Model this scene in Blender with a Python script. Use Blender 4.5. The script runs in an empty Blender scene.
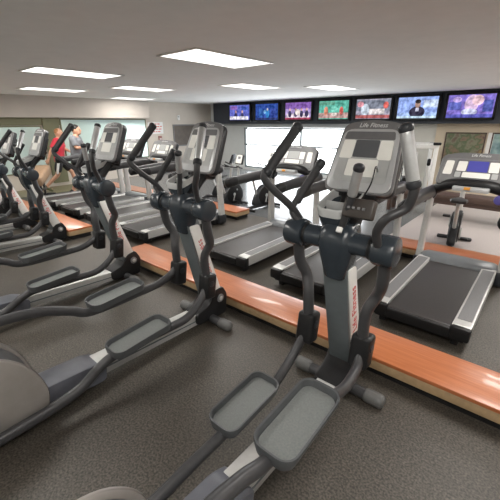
import bpy, bmesh, math, random
from mathutils import Vector, Matrix, Euler
from math import radians as R, sin, cos, pi
random.seed(7)
C = bpy.context.scene.collection
S = bpy.context.scene

# ------------------------------------------------------------------ camera
F, YAW, PIT, ROL = 343.0, R(40.5), R(20.4), R(-.25)
fw = Vector((-sin(YAW)*cos(PIT), cos(YAW)*cos(PIT), -sin(PIT)))
r0 = Vector((cos(YAW), sin(YAW), 0)); u0 = r0.cross(fw)
rt = r0*cos(ROL)+u0*sin(ROL); up = u0*cos(ROL)-r0*sin(ROL)
cd = bpy.data.cameras.new('camera'); cam = bpy.data.objects.new('camera', cd); C.objects.link(cam)
cd.sensor_width = 36; cd.lens = F/500*36; cd.clip_start = .02
m = Matrix.Identity(4)
for i, v in enumerate((rt, up, -fw)):
    for j in range(3): m[j][i] = v[j]
m.translation = (0, 0, 1.75); cam.matrix_world = m
S.camera = cam

# ------------------------------------------------------------------ world, lights, exposure
S.view_settings.view_transform = 'Standard'; S.view_settings.look = 'None'
S.view_settings.exposure = 0.34; S.view_settings.gamma = 1; S.view_settings.use_curve_mapping = False
w = bpy.data.worlds.new('world'); S.world = w; w.use_nodes = True
bg = w.node_tree.nodes['Background']; bg.inputs[0].default_value = (.93, .97, 1, 1); bg.inputs[1].default_value = 8.0
CEIL = 2.44
WX0, WX1, WY0, WY1 = -11.0, 5.0, -4.5, 10.45
TROFFERS = [(x, y) for x in (-10.0, -6.6, -3.2, .2, 3.4) for y in (-3.0, 0.1, 3.2, 6.3, 8.6) if (x, y) not in ((-10.0, 3.2), (-10.0, 8.6), (-6.6, 8.6), (-6.6, 6.3), (-6.6, 3.2), (-3.2, 8.6), (-3.2, 6.3))] + [(-8.6, 3.5), (-7.0, 4.7), (-5.0, 5.9), (-3.9, 7.3), (-5.6, 2.6)]  # extra panels at the end mostly added to brighten the left wall
def area(name, loc, sx, sy, power, col=(1, 1, 1), rot=(0, 0, 0)):
    l = bpy.data.lights.new(name, 'AREA'); l.shape = 'RECTANGLE'; l.size = sx; l.size_y = sy
    l.energy = power; l.color = col
    o = bpy.data.objects.new(name, l); o.location = loc; o.rotation_euler = rot; C.objects.link(o); return o
for x, y in TROFFERS:
    area('troffer_lamp', (x, y, CEIL-.016), .55, 1.15, 30, (1, .96, .9))
# daylight coming in through the window wall
wl = area('window_portal', (-6.65, WY1+.16, .84), 5.1, 1.5, 1, (1, 1, 1), (R(-90), 0, 0)); wl.data.cycles.is_portal = True

# ------------------------------------------------------------------ materials
def new_mat(name):
    mt = bpy.data.materials.new(name); mt.use_nodes = True
    return mt, mt.node_tree.nodes, mt.node_tree.links, mt.node_tree.nodes['Principled BSDF']
def mat(name, col, rough=.5, metal=0, noise=0, scale=40, bump=0, bscale=200, coat=0, emit=None, est=1, spec=None):
    mt, n, l, p = new_mat(name)
    p.inputs['Base Color'].default_value = (*col, 1); p.inputs['Roughness'].default_value = rough
    p.inputs['Metallic'].default_value = metal; p.inputs['Coat Weight'].default_value = coat
    if spec is not None: p.inputs['Specular IOR Level'].default_value = spec
    tc = n.new('ShaderNodeTexCoord')
    if noise:
        t = n.new('ShaderNodeTexNoise'); t.inputs['Scale'].default_value = scale; t.inputs['Detail'].default_value = 4
        l.new(tc.outputs['Object'], t.inputs['Vector'])
        r = n.new('ShaderNodeValToRGB')
        r.color_ramp.elements[0].position = .3; r.color_ramp.elements[1].position = .7
        r.color_ramp.elements[0].color = (*[c*(1-noise) for c in col], 1)
        r.color_ramp.elements[1].color = (*[min(1, c*(1+noise)) for c in col], 1)
        l.new(t.outputs['Fac'], r.inputs['Fac']); l.new(r.outputs['Color'], p.inputs['Base Color'])
    if bump:
        t = n.new('ShaderNodeTexNoise'); t.inputs['Scale'].default_value = bscale
        l.new(tc.outputs['Object'], t.inputs['Vector'])
        b = n.new('ShaderNodeBump'); b.inputs['Strength'].default_value = bump; b.inputs['Distance'].default_value = .002
        l.new(t.outputs['Fac'], b.inputs['Height']); l.new(b.outputs['Normal'], p.inputs['Normal'])
    if emit:
        p.inputs['Emission Color'].default_value = (*emit, 1); p.inputs['Emission Strength'].default_value = est
    return mt
M = {}
M['silver'] = mat('silver_paint', (.52, .52, .51), .34, .35, .05, 30)
M['pale_silver'] = mat('pale_silver_panel', (.72, .72, .70), .38, .1, .03, 20)
M['mast'] = mat('grey_mast_paint', (.135, .155, .165), .38, .3, .05, 20)
M['chrome'] = mat('brushed_sensor_metal', (.50, .51, .52), .28, .6, .04, 60)
M['dark'] = mat('dark_grey_plastic', (.028, .030, .034), .33, 0, .12, 30, .1, 500, spec=.3)
M['darkblue'] = mat('blue_grey_plastic', (.026, .034, .043), .22, 0, .1, 20, .1, 500)
M['shroud'] = mat('slate_plastic', (.10, .105, .125), .4, 0, .08, 20)
M['black'] = mat('black_plastic', (.012, .012, .013), .4, 0, .15, 30, spec=.3)
M['arm'] = mat('charcoal_tube_paint', (.050, .050, .053), .36, .1, .08, 40, spec=.3)
M['rubber'] = mat('black_rubber_grip', (.035, .035, .038), .5, 0, .15, 80, .2, 400, spec=.3)
M['pedal_rim'] = mat('pedal_rim_plastic', (.06, .064, .068), .4, 0, .08, 40)
M['pedal_mat'] = mat('pedal_tread_rubber', (.135, .145, .142), .5, 0, .12, 120, .25, 300)
M['housing'] = mat('warm_grey_housing', (.27, .25, .235), .36, .15, .06, 12)
M['con_grey'] = mat('console_grey', (.16, .16, .165), .42, 0, .06, 30)
M['con_frame'] = mat('console_frame_silver', (.47, .48, .49), .36, .2, .04, 30)
M['foot_cap'] = mat('foot_cap_rubber', (.09, .09, .088), .5, 0, .1, 40)
M['con_mid'] = mat('console_mid_grey', (.20, .20, .205), .4, .1, .05, 30)
M['con_dark'] = mat('console_inner_grey', (.13, .13, .135), .45, 0, .05, 30)
M['key'] = mat('white_key_film', (.82, .82, .78), .5, 0, .02, 30)
M['keygrey'] = mat('grey_key_film', (.42, .43, .43), .5, 0, .03, 30)
M['lcd'] = mat('dark_display_glass', (.105, .11, .12), .2, 0, .05, 10)
M['lcd_blue'] = mat('blue_display', (.02, .02, .1), .2, 0, 0, emit=(.10, .10, .42), est=.55)
M['logo_red'] = mat('red_lettering', (.55, .05, .05), .5, 0, .05, 50)
M['logo_white'] = mat('pale_lettering', (.7, .71, .72), .45, 0, .03, 50)
M['belt'] = mat('running_belt', (.026, .023, .023), .46, 0, .15, 60, .15, 300)
M['tread'] = mat('footrail_tread', (.15, .15, .155), .55, 0, .2, 150, .3, 300)
M['hood'] = mat('motor_hood_grey', (.13, .14, .15), .36, 0, .06, 20)
M['white_metal'] = mat('white_frame_paint', (.80, .80, .78), .35, 0, .03, 20)
M['wood_side'] = mat('plywood_edge', (.36, .25, .14), .6, 0, .12, 25)
M['skin'] = mat('skin', (.60, .33, .22), .5, 0, .06, 20)
M['brown'] = mat('dark_brown_vinyl', (.075, .045, .035), .5, 0, .1, 20)
M['tan'] = mat('tan_vinyl', (.36, .24, .15), .55, 0, .1, 15)
M['white'] = mat('white_plastic', (.75, .75, .73), .4, 0, .02, 20)
M['pale_metal'] = mat('disc_badge', (.55, .56, .58), .3, .6, .05, 40)  # pale metal of the bike hub caps and disc badges

def floor_mat():
    mt, n, l, p = new_mat('speckled_rubber_floor')
    tc = n.new('ShaderNodeTexCoord')
    a = n.new('ShaderNodeTexNoise'); a.inputs['Scale'].default_value = 85; a.inputs['Detail'].default_value = 3
    b = n.new('ShaderNodeTexNoise'); b.inputs['Scale'].default_value = 1.3; b.inputs['Detail'].default_value = 3
    c = n.new('ShaderNodeTexNoise'); c.inputs['Scale'].default_value = 28; c.inputs['Detail'].default_value = 5
    for t in (a, b, c): l.new(tc.outputs['Object'], t.inputs['Vector'])
    ra = n.new('ShaderNodeValToRGB')
    ra.color_ramp.elements[0].position = .36; ra.color_ramp.elements[0].color = (.027, .0235, .0195, 1)
    ra.color_ramp.elements[1].position = .72; ra.color_ramp.elements[1].color = (.125, .108, .088, 1)
    l.new(a.outputs['Fac'], ra.inputs['Fac'])
    mx = n.new('ShaderNodeMix'); mx.data_type = 'RGBA'; mx.blend_type = 'MULTIPLY'; mx.inputs[0].default_value = .65
    rb = n.new('ShaderNodeValToRGB'); rb.color_ramp.elements[0].position = .3; rb.color_ramp.elements[1].position = .7
    rb.color_ramp.elements[0].color = (.6, .6, .6, 1); rb.color_ramp.elements[1].color = (1, 1, 1, 1)
    l.new(b.outputs['Fac'], rb.inputs['Fac'])
    l.new(ra.outputs['Color'], mx.inputs[6]); l.new(rb.outputs['Color'], mx.inputs[7])
    m2 = n.new('ShaderNodeMix'); m2.data_type = 'RGBA'; m2.blend_type = 'OVERLAY'; m2.inputs[0].default_value = .3
    l.new(mx.outputs[2], m2.inputs[6]); l.new(c.outputs['Fac'], m2.inputs[7])
    l.new(m2.outputs[2], p.inputs['Base Color'])
    p.inputs['Roughness'].default_value = .52
    bp = n.new('ShaderNodeBump'); bp.inputs['Strength'].default_value = .25; bp.inputs['Distance'].default_value = .002
    l.new(a.outputs['Fac'], bp.inputs['Height']); l.new(bp.outputs['Normal'], p.inputs['Normal'])
    return mt
M['floor'] = floor_mat()
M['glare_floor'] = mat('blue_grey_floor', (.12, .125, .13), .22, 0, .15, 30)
M['carpet'] = mat('pale_grey_carpet', (.42, .38, .37), .42, 0, .12, 60)
M['tan_floor'] = mat('olive_tan_floor', (.22, .20, .12), .5, 0, .12, 20)
M['ceiling'] = mat('white_ceiling_paint', (.88, .88, .87), .9, 0, .02, 6)
M['wall_left'] = mat('beige_wall_paint', (.56, .51, .45), .8, 0, .03, 3)
M['soffit'] = mat('taupe_soffit_paint', (.46, .42, .38), .8, 0, .03, 3)
M['wall_back'] = mat('grey_wall_paint', (.72, .74, .73), .8, 0, .03, 3)
M['wall_cream'] = mat('cream_wall_paint', (.66, .57, .44), .8, 0, .03, 3)
M['wall_pale'] = mat('pale_wall_paint', (.66, .65, .60), .8, 0, .03, 3)
M['navy'] = mat('charcoal_fascia', (.035, .042, .055), .6, 0, .05, 4)
M['olive'] = mat('olive_trim_paint', (.16, .16, .09), .6, 0, .05, 4)
M['frame_grey'] = mat('window_frame_paint', (.22, .25, .255), .5, 0, .02, 10)

def wood_mat():
    mt, n, l, p = new_mat('orange_wood_veneer')
    tc = n.new('ShaderNodeTexCoord'); mp = n.new('ShaderNodeMapping'); mp.inputs['Scale'].default_value = (1.2, 22, 22)
    t = n.new('ShaderNodeTexNoise'); t.inputs['Scale'].default_value = 2.5; t.inputs['Detail'].default_value = 6; t.inputs['Roughness'].default_value = .6
    l.new(tc.outputs['Object'], mp.inputs[0]); l.new(mp.outputs[0], t.inputs['Vector'])
    r = n.new('ShaderNodeValToRGB')
    r.color_ramp.elements[0].position = .3; r.color_ramp.elements[0].color = (.36, .105, .035, 1)
    r.color_ramp.elements[1].position = .72; r.color_ramp.elements[1].color = (.48, .165, .065, 1)
    l.new(t.outputs['Fac'], r.inputs['Fac']); l.new(r.outputs['Color'], p.inputs['Base Color'])
    p.inputs['Roughness'].default_value = .33; p.inputs['Coat Weight'].default_value = .2
    return mt
M['wood'] = wood_mat()
def mirror_mat():
    mt, n, l, p = new_mat('teal_mirror_glass')
    p.inputs['Base Color'].default_value = (.60, .76, .73, 1); p.inputs['Metallic'].default_value = .2; p.inputs['Roughness'].default_value = .12
    return mt
M['mirror'] = mirror_mat()
def glass_mat():
    mt = bpy.data.materials.new('window_glass'); mt.use_nodes = True
    n, l = mt.node_tree.nodes, mt.node_tree.links; n.clear()
    o = n.new('ShaderNodeOutputMaterial'); a = n.new('ShaderNodeBsdfTransparent'); g = n.new('ShaderNodeBsdfGlossy')
    g.inputs['Roughness'].default_value = .05; x = n.new('ShaderNodeMixShader'); x.inputs[0].default_value = .06
    l.new(a.outputs[0], x.inputs[1]); l.new(g.outputs[0], x.inputs[2]); l.new(x.outputs[0], o.inputs[0]); return mt
M['glass'] = glass_mat()
def emis(name, col, st=1):
    mt = bpy.data.materials.new(name); mt.use_nodes = True
    n, l = mt.node_tree.nodes, mt.node_tree.links; n.clear()
    o = n.new('ShaderNodeOutputMaterial'); e = n.new('ShaderNodeEmission')
    e.inputs[0].default_value = (*col, 1); e.inputs[1].default_value = st; l.new(e.outputs[0], o.inputs[0]); return mt
M['lamp'] = emis('lit_diffuser', (1, .97, .92), 2.2)

# ------------------------------------------------------------------ mesh helpers
def newbm(): return bmesh.new()
def box(bm, c, s, bev=0, rot=None, mi=0, seg=2):
    mm = Matrix.Translation(c)
    if rot is not None: mm = mm @ (rot if isinstance(rot, Matrix) else Euler(rot).to_matrix().to_4x4())
    mm = mm @ Matrix.Diagonal((*s, 1))
    g = bmesh.ops.create_cube(bm, size=1, matrix=mm)
    fs = set(f for v in g['verts'] for f in v.link_faces)
    for f in fs: f.material_index = mi
    if bev:
        es = list(set(e for v in g['verts'] for e in v.link_edges))
        r = bmesh.ops.bevel(bm, geom=es, offset=bev, segments=seg, profile=.5, affect='EDGES')
        for f in r['faces']: f.material_index = mi
def catmull(P, n):
    P = [Vector(p) for p in P]
    if len(P) < 3: return [P[0].lerp(P[-1], i/n) for i in range(n+1)], [i/n*(len(P)-1) for i in range(n+1)]
    Q = [P[0]*2-P[1]]+P+[P[-1]*2-P[-2]]; out = []; ts = []
    for i in range(len(P)-1):
        a, b, c, d = Q[i:i+4]
        for k in range(n):
            t = k/n; out.append(.5*((2*b)+(c-a)*t+(2*a-5*b+4*c-d)*t*t+(3*b-a-3*c+d)*t**3)); ts.append(i+t)
    out.append(P[-1]); ts.append(len(P)-1); return out, ts
def tube(bm, pts, r, seg=12, n=5, round_end=True, asp=1.0, ref=(1, 0, 0), mi=0):
    pp, ts = catmull(pts, n)
    rr = []
    for t in ts:
        if isinstance(r, (list, tuple)):
            i = min(int(t), len(r)-2); rr.append(r[i]+(r[i+1]-r[i])*(t-i))
        else: rr.append(r)
    N = len(pp); rings = []
    tg = [(pp[min(i+1, N-1)]-pp[max(i-1, 0)]).normalized() for i in range(N)]
    st = list(zip(pp, rr, tg))
    if round_end:
        a = []; 
        for k in (80, 55, 25): a.append((pp[0]-tg[0]*rr[0]*.6*sin(R(k)), rr[0]*cos(R(k)), tg[0]))
        b = []
        for k in (25, 55, 80): b.append((pp[-1]+tg[-1]*rr[-1]*.6*sin(R(k)), rr[-1]*cos(R(k)), tg[-1]))
        st = a+st+b
    last = Vector(ref)
    for p, q, t in st:
        x = last-t*last.dot(t)
        if x.length < 1e-3: x = Vector((0, 1, 0))-t*t.y
        if x.length < 1e-3: x = Vector((0, 0, 1))-t*t.z
        x.normalize(); last = x; y = t.cross(x)
        rings.append([bm.verts.new(p+x*(q*cos(2*pi*i/seg))+y*(q*asp*sin(2*pi*i/seg))) for i in range(seg)])
    skin(bm, rings, mi)
def skin(bm, rings, mi=0, caps=True):
    s = len(rings[0])
    for a, b in zip(rings, rings[1:]):
        for i in range(s):
            f = bm.faces.new((a[i], a[(i+1) % s], b[(i+1) % s], b[i])); f.material_index = mi
    if caps:
        for q in (rings[0][::-1], rings[-1]):
            f = bm.faces.new(q); f.material_index = mi
def loft(bm, secs, mi=0): skin(bm, [[bm.verts.new(p) for p in s] for s in secs], mi)
def rrect(w, h, r, n=4):
    o = []
    for cx, cy, a0 in ((w/2-r, h/2-r, 0), (-w/2+r, h/2-r, 90), (-w/2+r, -h/2+r, 180), (w/2-r, -h/2+r, 270)):
        for k in range(n+1):
            a = R(a0+90*k/n); o.append((cx+r*cos(a), cy+r*sin(a)))
    return o
def round_poly(P, r, n=4):
    o = []; L = len(P)
    for i in range(L):
        p = Vector(P[i]); a = Vector(P[i-1])-p; b = Vector(P[(i+1) % L])-p
        q = min(r, a.length*.45, b.length*.45); A = p+a.normalized()*q; B = p+b.normalized()*q
        for k in range(n+1):
            t = k/n; v = A*(1-t)**2+p*2*t*(1-t)+B*t*t; o.append((v.x, v.y))
    return o
def plate(bm, poly, w0, w1, mtx=None, bev=0, mi=0):
    """extrude a 2-D outline from depth w0 to w1; bevel shrinks the front rim"""
    mtx = mtx or Matrix.Identity(4)
    n = len(poly); cx = sum(p[0] for p in poly)/n; cy = sum(p[1] for p in poly)/n
    ext = max(max(abs(p[0]-cx), abs(p[1]-cy)) for p in poly)
    def ring(sc, z): return [bm.verts.new(mtx @ Vector((cx+(p[0]-cx)*sc, cy+(p[1]-cy)*sc, z))) for p in poly]
    s = 1-bev/ext if bev else 1
    lo = min(w0, w1); hi = max(w0, w1)
    if bev: rs = [ring(s, lo), ring(1-(1-s)*.3, lo+bev*.3), ring(1, lo+bev), ring(1, hi-bev), ring(1-(1-s)*.3, hi-bev*.3), ring(s, hi)]
    else: rs = [ring(1, lo), ring(1, hi)]
    skin(bm, rs, mi)
YZ = Matrix(((0, 0, 1, 0), (1, 0, 0, 0), (0, 1, 0, 0), (0, 0, 0, 1)))      # (a,b,c) -> x=c, y=a, z=b
def cyl(bm, p0, p1, r, seg=24, bev=.0, mi=0, r1=None):
    p0 = Vector(p0); p1 = Vector(p1); t = (p1-p0).normalized(); r1 = r if r1 is None else r1
    x = t.orthogonal().normalized(); y = t.cross(x)
    if bev: st = [(p0, r-bev), (p0+t*bev*.3, r-bev*.3), (p0+t*bev, r), (p1-t*bev, r1), (p1-t*bev*.3, r1-bev*.3), (p1, r1-bev)]
    else: st = [(p0, r), (p1, r1)]
    skin(bm, [[bm.verts.new(p+(x*cos(2*pi*i/seg)+y*sin(2*pi*i/seg))*q) for i in range(seg)] for p, q in st], mi)
def obj(name, bm, mats, parent=None, loc=None, flat=False, ang=38):
    bmesh.ops.recalc_face_normals(bm, faces=bm.faces[:])
    me = bpy.data.meshes.new(name); bm.to_mesh(me); bm.free()
    for q in (mats if isinstance(mats, (list, tuple)) else [mats]): me.materials.append(M[q] if isinstance(q, str) else q)
    if not flat:
        me.shade_smooth(); me.set_sharp_from_angle(angle=R(ang))
    o = bpy.data.objects.new(name, me); C.objects.link(o)
    if parent: o.parent = parent
    if loc: o.location = loc
    return o
def thing(name, label, cat, loc=(0, 0, 0), rz=0, group=None):
    o = bpy.data.objects.new(name, None); C.objects.link(o); o.location = loc; o.rotation_euler = (0, 0, rz)
    o.empty_display_size = .1
    return tag(o, label, cat, group)
def tag(o, label, cat, group=None):
    o['label'] = label; o['category'] = cat
    if group: o['group'] = group
    return o
def struct(name, bm, mats, parent=None):
    o = obj(name, bm, mats, parent, flat=True)
    if parent is None: o['kind'] = 'structure'
    return o
def copy_tree(o, parent=None, skip=()):
    c = o.copy(); C.objects.link(c); c.parent = parent
    for ch in o.children: copy_tree(ch, c)
    return c
def text(name, body, size, mtx, mt, parent, extr=.0015, spacing=1.0, shear=0):
    cu = bpy.data.curves.new(name, 'FONT'); cu.body = body; cu.size = size; cu.extrude = extr
    cu.align_x = 'CENTER'; cu.align_y = 'CENTER'; cu.space_character = spacing; cu.shear = shear
    cu.resolution_u = 2
    t = bpy.data.objects.new(name+'_tmp', cu); C.objects.link(t)
    me = bpy.data.meshes.new_from_object(t.evaluated_get(bpy.context.evaluated_depsgraph_get()))
    bpy.data.objects.remove(t)
    me.transform(mtx); me.materials.clear(); me.materials.append(M[mt])
    o = bpy.data.objects.new(name, me); C.objects.link(o); o.parent = parent
    return o
def mcol(x, y, z, o):
    mm = Matrix.Identity(4)
    for i, v in enumerate((x, y, z)):
        for j in range(3): mm[j][i] = v[j]
    mm.translation = o; return mm

# ------------------------------------------------------------------ room shell
b = newbm(); box(b, ((WX0+WX1)/2, (WY0+5.15)/2, -.06), (WX1-WX0, 5.15-WY0, .12)); struct('floor', b, 'floor')
b = newbm(); box(b, ((WX0-1.75)/2, (5.15+WY1)/2, -.06), (-1.75-WX0, WY1-5.15, .12)); struct('floor_back', b, 'glare_floor')
b = newbm(); box(b, ((-1.75+WX1)/2, (5.15+WY1)/2, -.06), (WX1+1.75, WY1-5.15, .12)); struct('floor_far', b, 'carpet')
b = newbm(); box(b, (-10.45, 3.2, .002), (1.09, 3.9, .004)); struct('floor_left', b, 'tan_floor')
b = newbm(); box(b, ((WX0+WX1)/2, (WY0+WY1)/2, CEIL+.06), (WX1-WX0+.4, WY1-WY0+.4, .12)); struct('ceiling', b, 'ceiling')
b = newbm(); box(b, (WX0-.06, (WY0+WY1)/2, CEIL/2), (.12, WY1-WY0+.24, CEIL)); struct('wall_left', b, 'wall_left')
b = newbm(); box(b, (WX1+.06, (WY0+WY1)/2, CEIL/2), (.12, WY1-WY0+.24, CEIL)); struct('wall_right', b, 'wall_pale')
b = newbm(); box(b, ((WX0+WX1)/2, WY0-.06, CEIL/2), (WX1-WX0, .12, CEIL)); struct('wall_rear', b, 'wall_pale')
WIN = (-9.2, -4.1, .10, 1.57)
b = newbm()
x0, x1, z0, z1 = WIN; T = .14; yc = WY1+T/2
def wallbox(xa, xb, za, zb): box(b, ((xa+xb)/2, yc, (za+zb)/2), (xb-xa, T, zb-za))
wallbox(WX0, x0, 0, CEIL); wallbox(x1, -2.45, 0, CEIL); wallbox(x0, x1, 0, z0); wallbox(x0, x1, z1, CEIL)
struct('wall_back', b, ['wall_back'])
b = newbm(); box(b, ((-4.0-2.45)/2, WY1-.01, CEIL/2), (1.55, .02, CEIL)); struct('wall_back_pale', b, 'wall_pale')
b = newbm(); box(b, ((-2.45+WX1)/2, WY1+.05, CEIL/2), (WX1+2.45, .2, CEIL)); struct('wall_back_cream', b, 'wall_cream')
# window frame and glass
b = newbm()
for xx in (x0+.04, -6.65, x1-.04): box(b, (xx, WY1+.06, (z0+z1)/2), (.07, .09, z1-z0), .005)
for zz in (z0+.03, .96, z1-.03): box(b, ((x0+x1)/2, WY1+.06, zz), (x1-x0, .08, .05), .005)
wf = struct('window_1', b, 'frame_grey')
b = newbm(); box(b, ((x0+x1)/2, WY1+.06, (z0+z1)/2), (x1-x0-.1, .008, z1-z0-.05)); struct('window_pane', b, 'glass', wf)
# dark fascia carrying the televisions, soffit along the left wall
b = newbm(); box(b, ((-10.42+WX1)/2, 10.24, (1.70+CEIL)/2), (WX1+10.42, .40, CEIL-1.70)); struct('trim_1', b, 'navy')
b = newbm(); box(b, (WX0+.12, (WY0+7.35)/2, (1.90+CEIL)/2), (.24, 7.35-WY0, CEIL-1.90)); struct('trim_2', b, 'soffit')
b = newbm(); box(b, (WX0+.02, (WY0+4.45)/2, 1.80), (.04, 4.45-WY0, .20)); box(b, (WX0+.03, 4.2, 1.0), (.06, .42, 1.8)); struct('trim_3', b, 'olive')
def mirror(y0, y1, z0, z1, label):
    t = thing('wall_mirror', label, 'mirror', (WX0+.005, (y0+y1)/2, (z0+z1)/2))
    b = newbm(); box(b, (.012, 0, 0), (.012, y1-y0, z1-z0)); obj('glass', b, 'mirror', t)
    b = newbm(); w_ = .03
    for s in (-1, 1):
        box(b, (.014, s*((y1-y0)/2), 0), (.03, w_, z1-z0+w_), .004); box(b, (.014, 0, s*((z1-z0)/2)), (.03, y1-y0, w_), .004)
    obj('mirror_frame', b, 'olive', t)
mirror(-1.0, 3.92, .45, 1.67, 'long teal-tinted wall mirror left of the olive post')
mirror(4.48, 7.30, .62, 1.86, 'teal-tinted wall mirror between the olive post and the beige wall')
# baseboard
b = newbm(); box(b, (WX0+.008, (7.4+WY1)/2, .05), (.016, WY1-7.4, .1), .004); struct('baseboard_left', b, 'black')

# ceiling troffers
def troffer(x, y, label):
    t = thing('ceiling_light', label, 'ceiling light', (x, y, CEIL), 0, 'ceiling lights in rows')
    b = newbm()
    for s in (-1, 1): box(b, (s*.315, 0, -.005), (.03, 1.26, .012), .003); box(b, (0, s*.615, -.005), (.6, .03, .012), .003)
    obj('frame', b, 'white', t)
    b = newbm(); box(b, (0, 0, -.004), (.60, 1.2, .006)); obj('diffuser', b, 'lamp', t)
TL = {(-10.0, 6.3): 'lit ceiling panel furthest from us, close to the beige left wall',
      (-3.2, 3.2): 'nearest and largest lit ceiling panel, above the second elliptical trainer',
      (-5.6, 2.6): 'second largest lit ceiling panel, toward the upper left, above the elliptical row',
      (-8.6, 3.5): 'added ceiling light at the far left, just above the taupe soffit',
      (-7.0, 4.7): 'added ceiling light between the far one by the left wall and the left upper ones',
      (-5.0, 5.9): 'added ceiling light above the first two televisions from the left',
      (-3.9, 7.3): 'rightmost added ceiling light, above the middle televisions'}
for x, y in TROFFERS: troffer(x, y, TL.get((x, y), 'lit ceiling panel beyond the edges of the view'))

# ------------------------------------------------------------------ wooden rails
def rail(xa, xb, y, label, wdt=.385, zt=.17):
    t = thing('floor_rail', label, 'rail', ((xa+xb)/2, y+wdt/2, 0), 0, 'wooden rails behind and before the treadmills')
    L = xb-xa
    b = newbm(); box(b, (0, .01, .035), (L-.06, wdt-.08, .07)); obj('toe_kick', b, 'black', t)
    b = newbm(); box(b, (0, 0, .105), (L-.004, wdt-.01, .07), .003); obj('riser', b, 'wood_side', t)
    b = newbm(); box(b, (0, 0, zt-.015), (L, wdt, .03), .006); obj('top_board', b, 'wood', t)
rail(-4.06, 4.6, 2.12, 'long orange wood rail running behind the nearest elliptical trainers')
rail(-10.6, -5.52, 2.07, 'orange wood rail with a blunt end left of the gap in the near row')
rail(-1.62, 4.6, 4.68, 'orange wood rail at the head of the treadmill on the right')
rail(-9.4, -4.28, 4.62, 'orange wood rail ending in front of the exercise bikes by the window')

# ------------------------------------------------------------------ elliptical trainer
Y0 = 1.0
def yz(P): return [(y-Y0, z) for y, z in P]
def V(x, y, z): return (x, y-Y0, z)
def console_matrix(bottom, top):
    """frame whose x is across, y up the face, z toward the user"""
    bo, to = Vector(bottom), Vector(top); v = (to-bo).normalized(); x = Vector((1, 0, 0)); n = x.cross(v)
    return mcol(x, v, n, (bo+to)/2), (to-bo).length
LOW_A = ([(.12, .13), (.44, .145), (.62, .175), (.78, .26), (.92, .285), (1.28, .275), (1.50, .28), (1.66, .37), (1.75, .46)], (.83, 1.29, .335))
HIGH_A = ([(.08, .60), (.40, .60), (.62, .565), (.80, .49), (.95, .42), (1.36, .42), (1.56, .43), (1.69, .49), (1.745, .56)], (.93, 1.38, .475))
LOW_B = ([(.12, .13), (.40, .14), (.70, .165), (.95, .175), (1.32, .17), (1.48, .22), (1.64, .33), (1.735, .45)], (.93, 1.38, .235))
HIGH_B = ([(.10, .60), (.40, .60), (.62, .56), (.80, .50), (1.18, .48), (1.34, .42), (1.50, .375), (1.66, .39), (1.755, .47)], (.77, 1.21, .545))
HB_L = ([(-.255, 1.73, 1.17), (-.29, 1.66, 1.28), (-.345, 1.56, 1.385), (-.385, 1.51, 1.47), (-.36, 1.57, 1.55)], (-.305, 1.71, 1.73))
HB_R_BACK = ([(.25, 1.60, 1.19), (.255, 1.555, 1.27), (.30, 1.53, 1.345), (.365, 1.57, 1.395), (.39, 1.55, 1.48), (.375, 1.545, 1.55)], (.325, 1.53, 1.73))
HB_R_FWD = ([(.25, 1.66, 1.19), (.262, 1.63, 1.26), (.31, 1.58, 1.34), (.365, 1.55, 1.41), (.375, 1.55, 1.48), (.355, 1.58, 1.54)], (.295, 1.69, 1.73))
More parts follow.
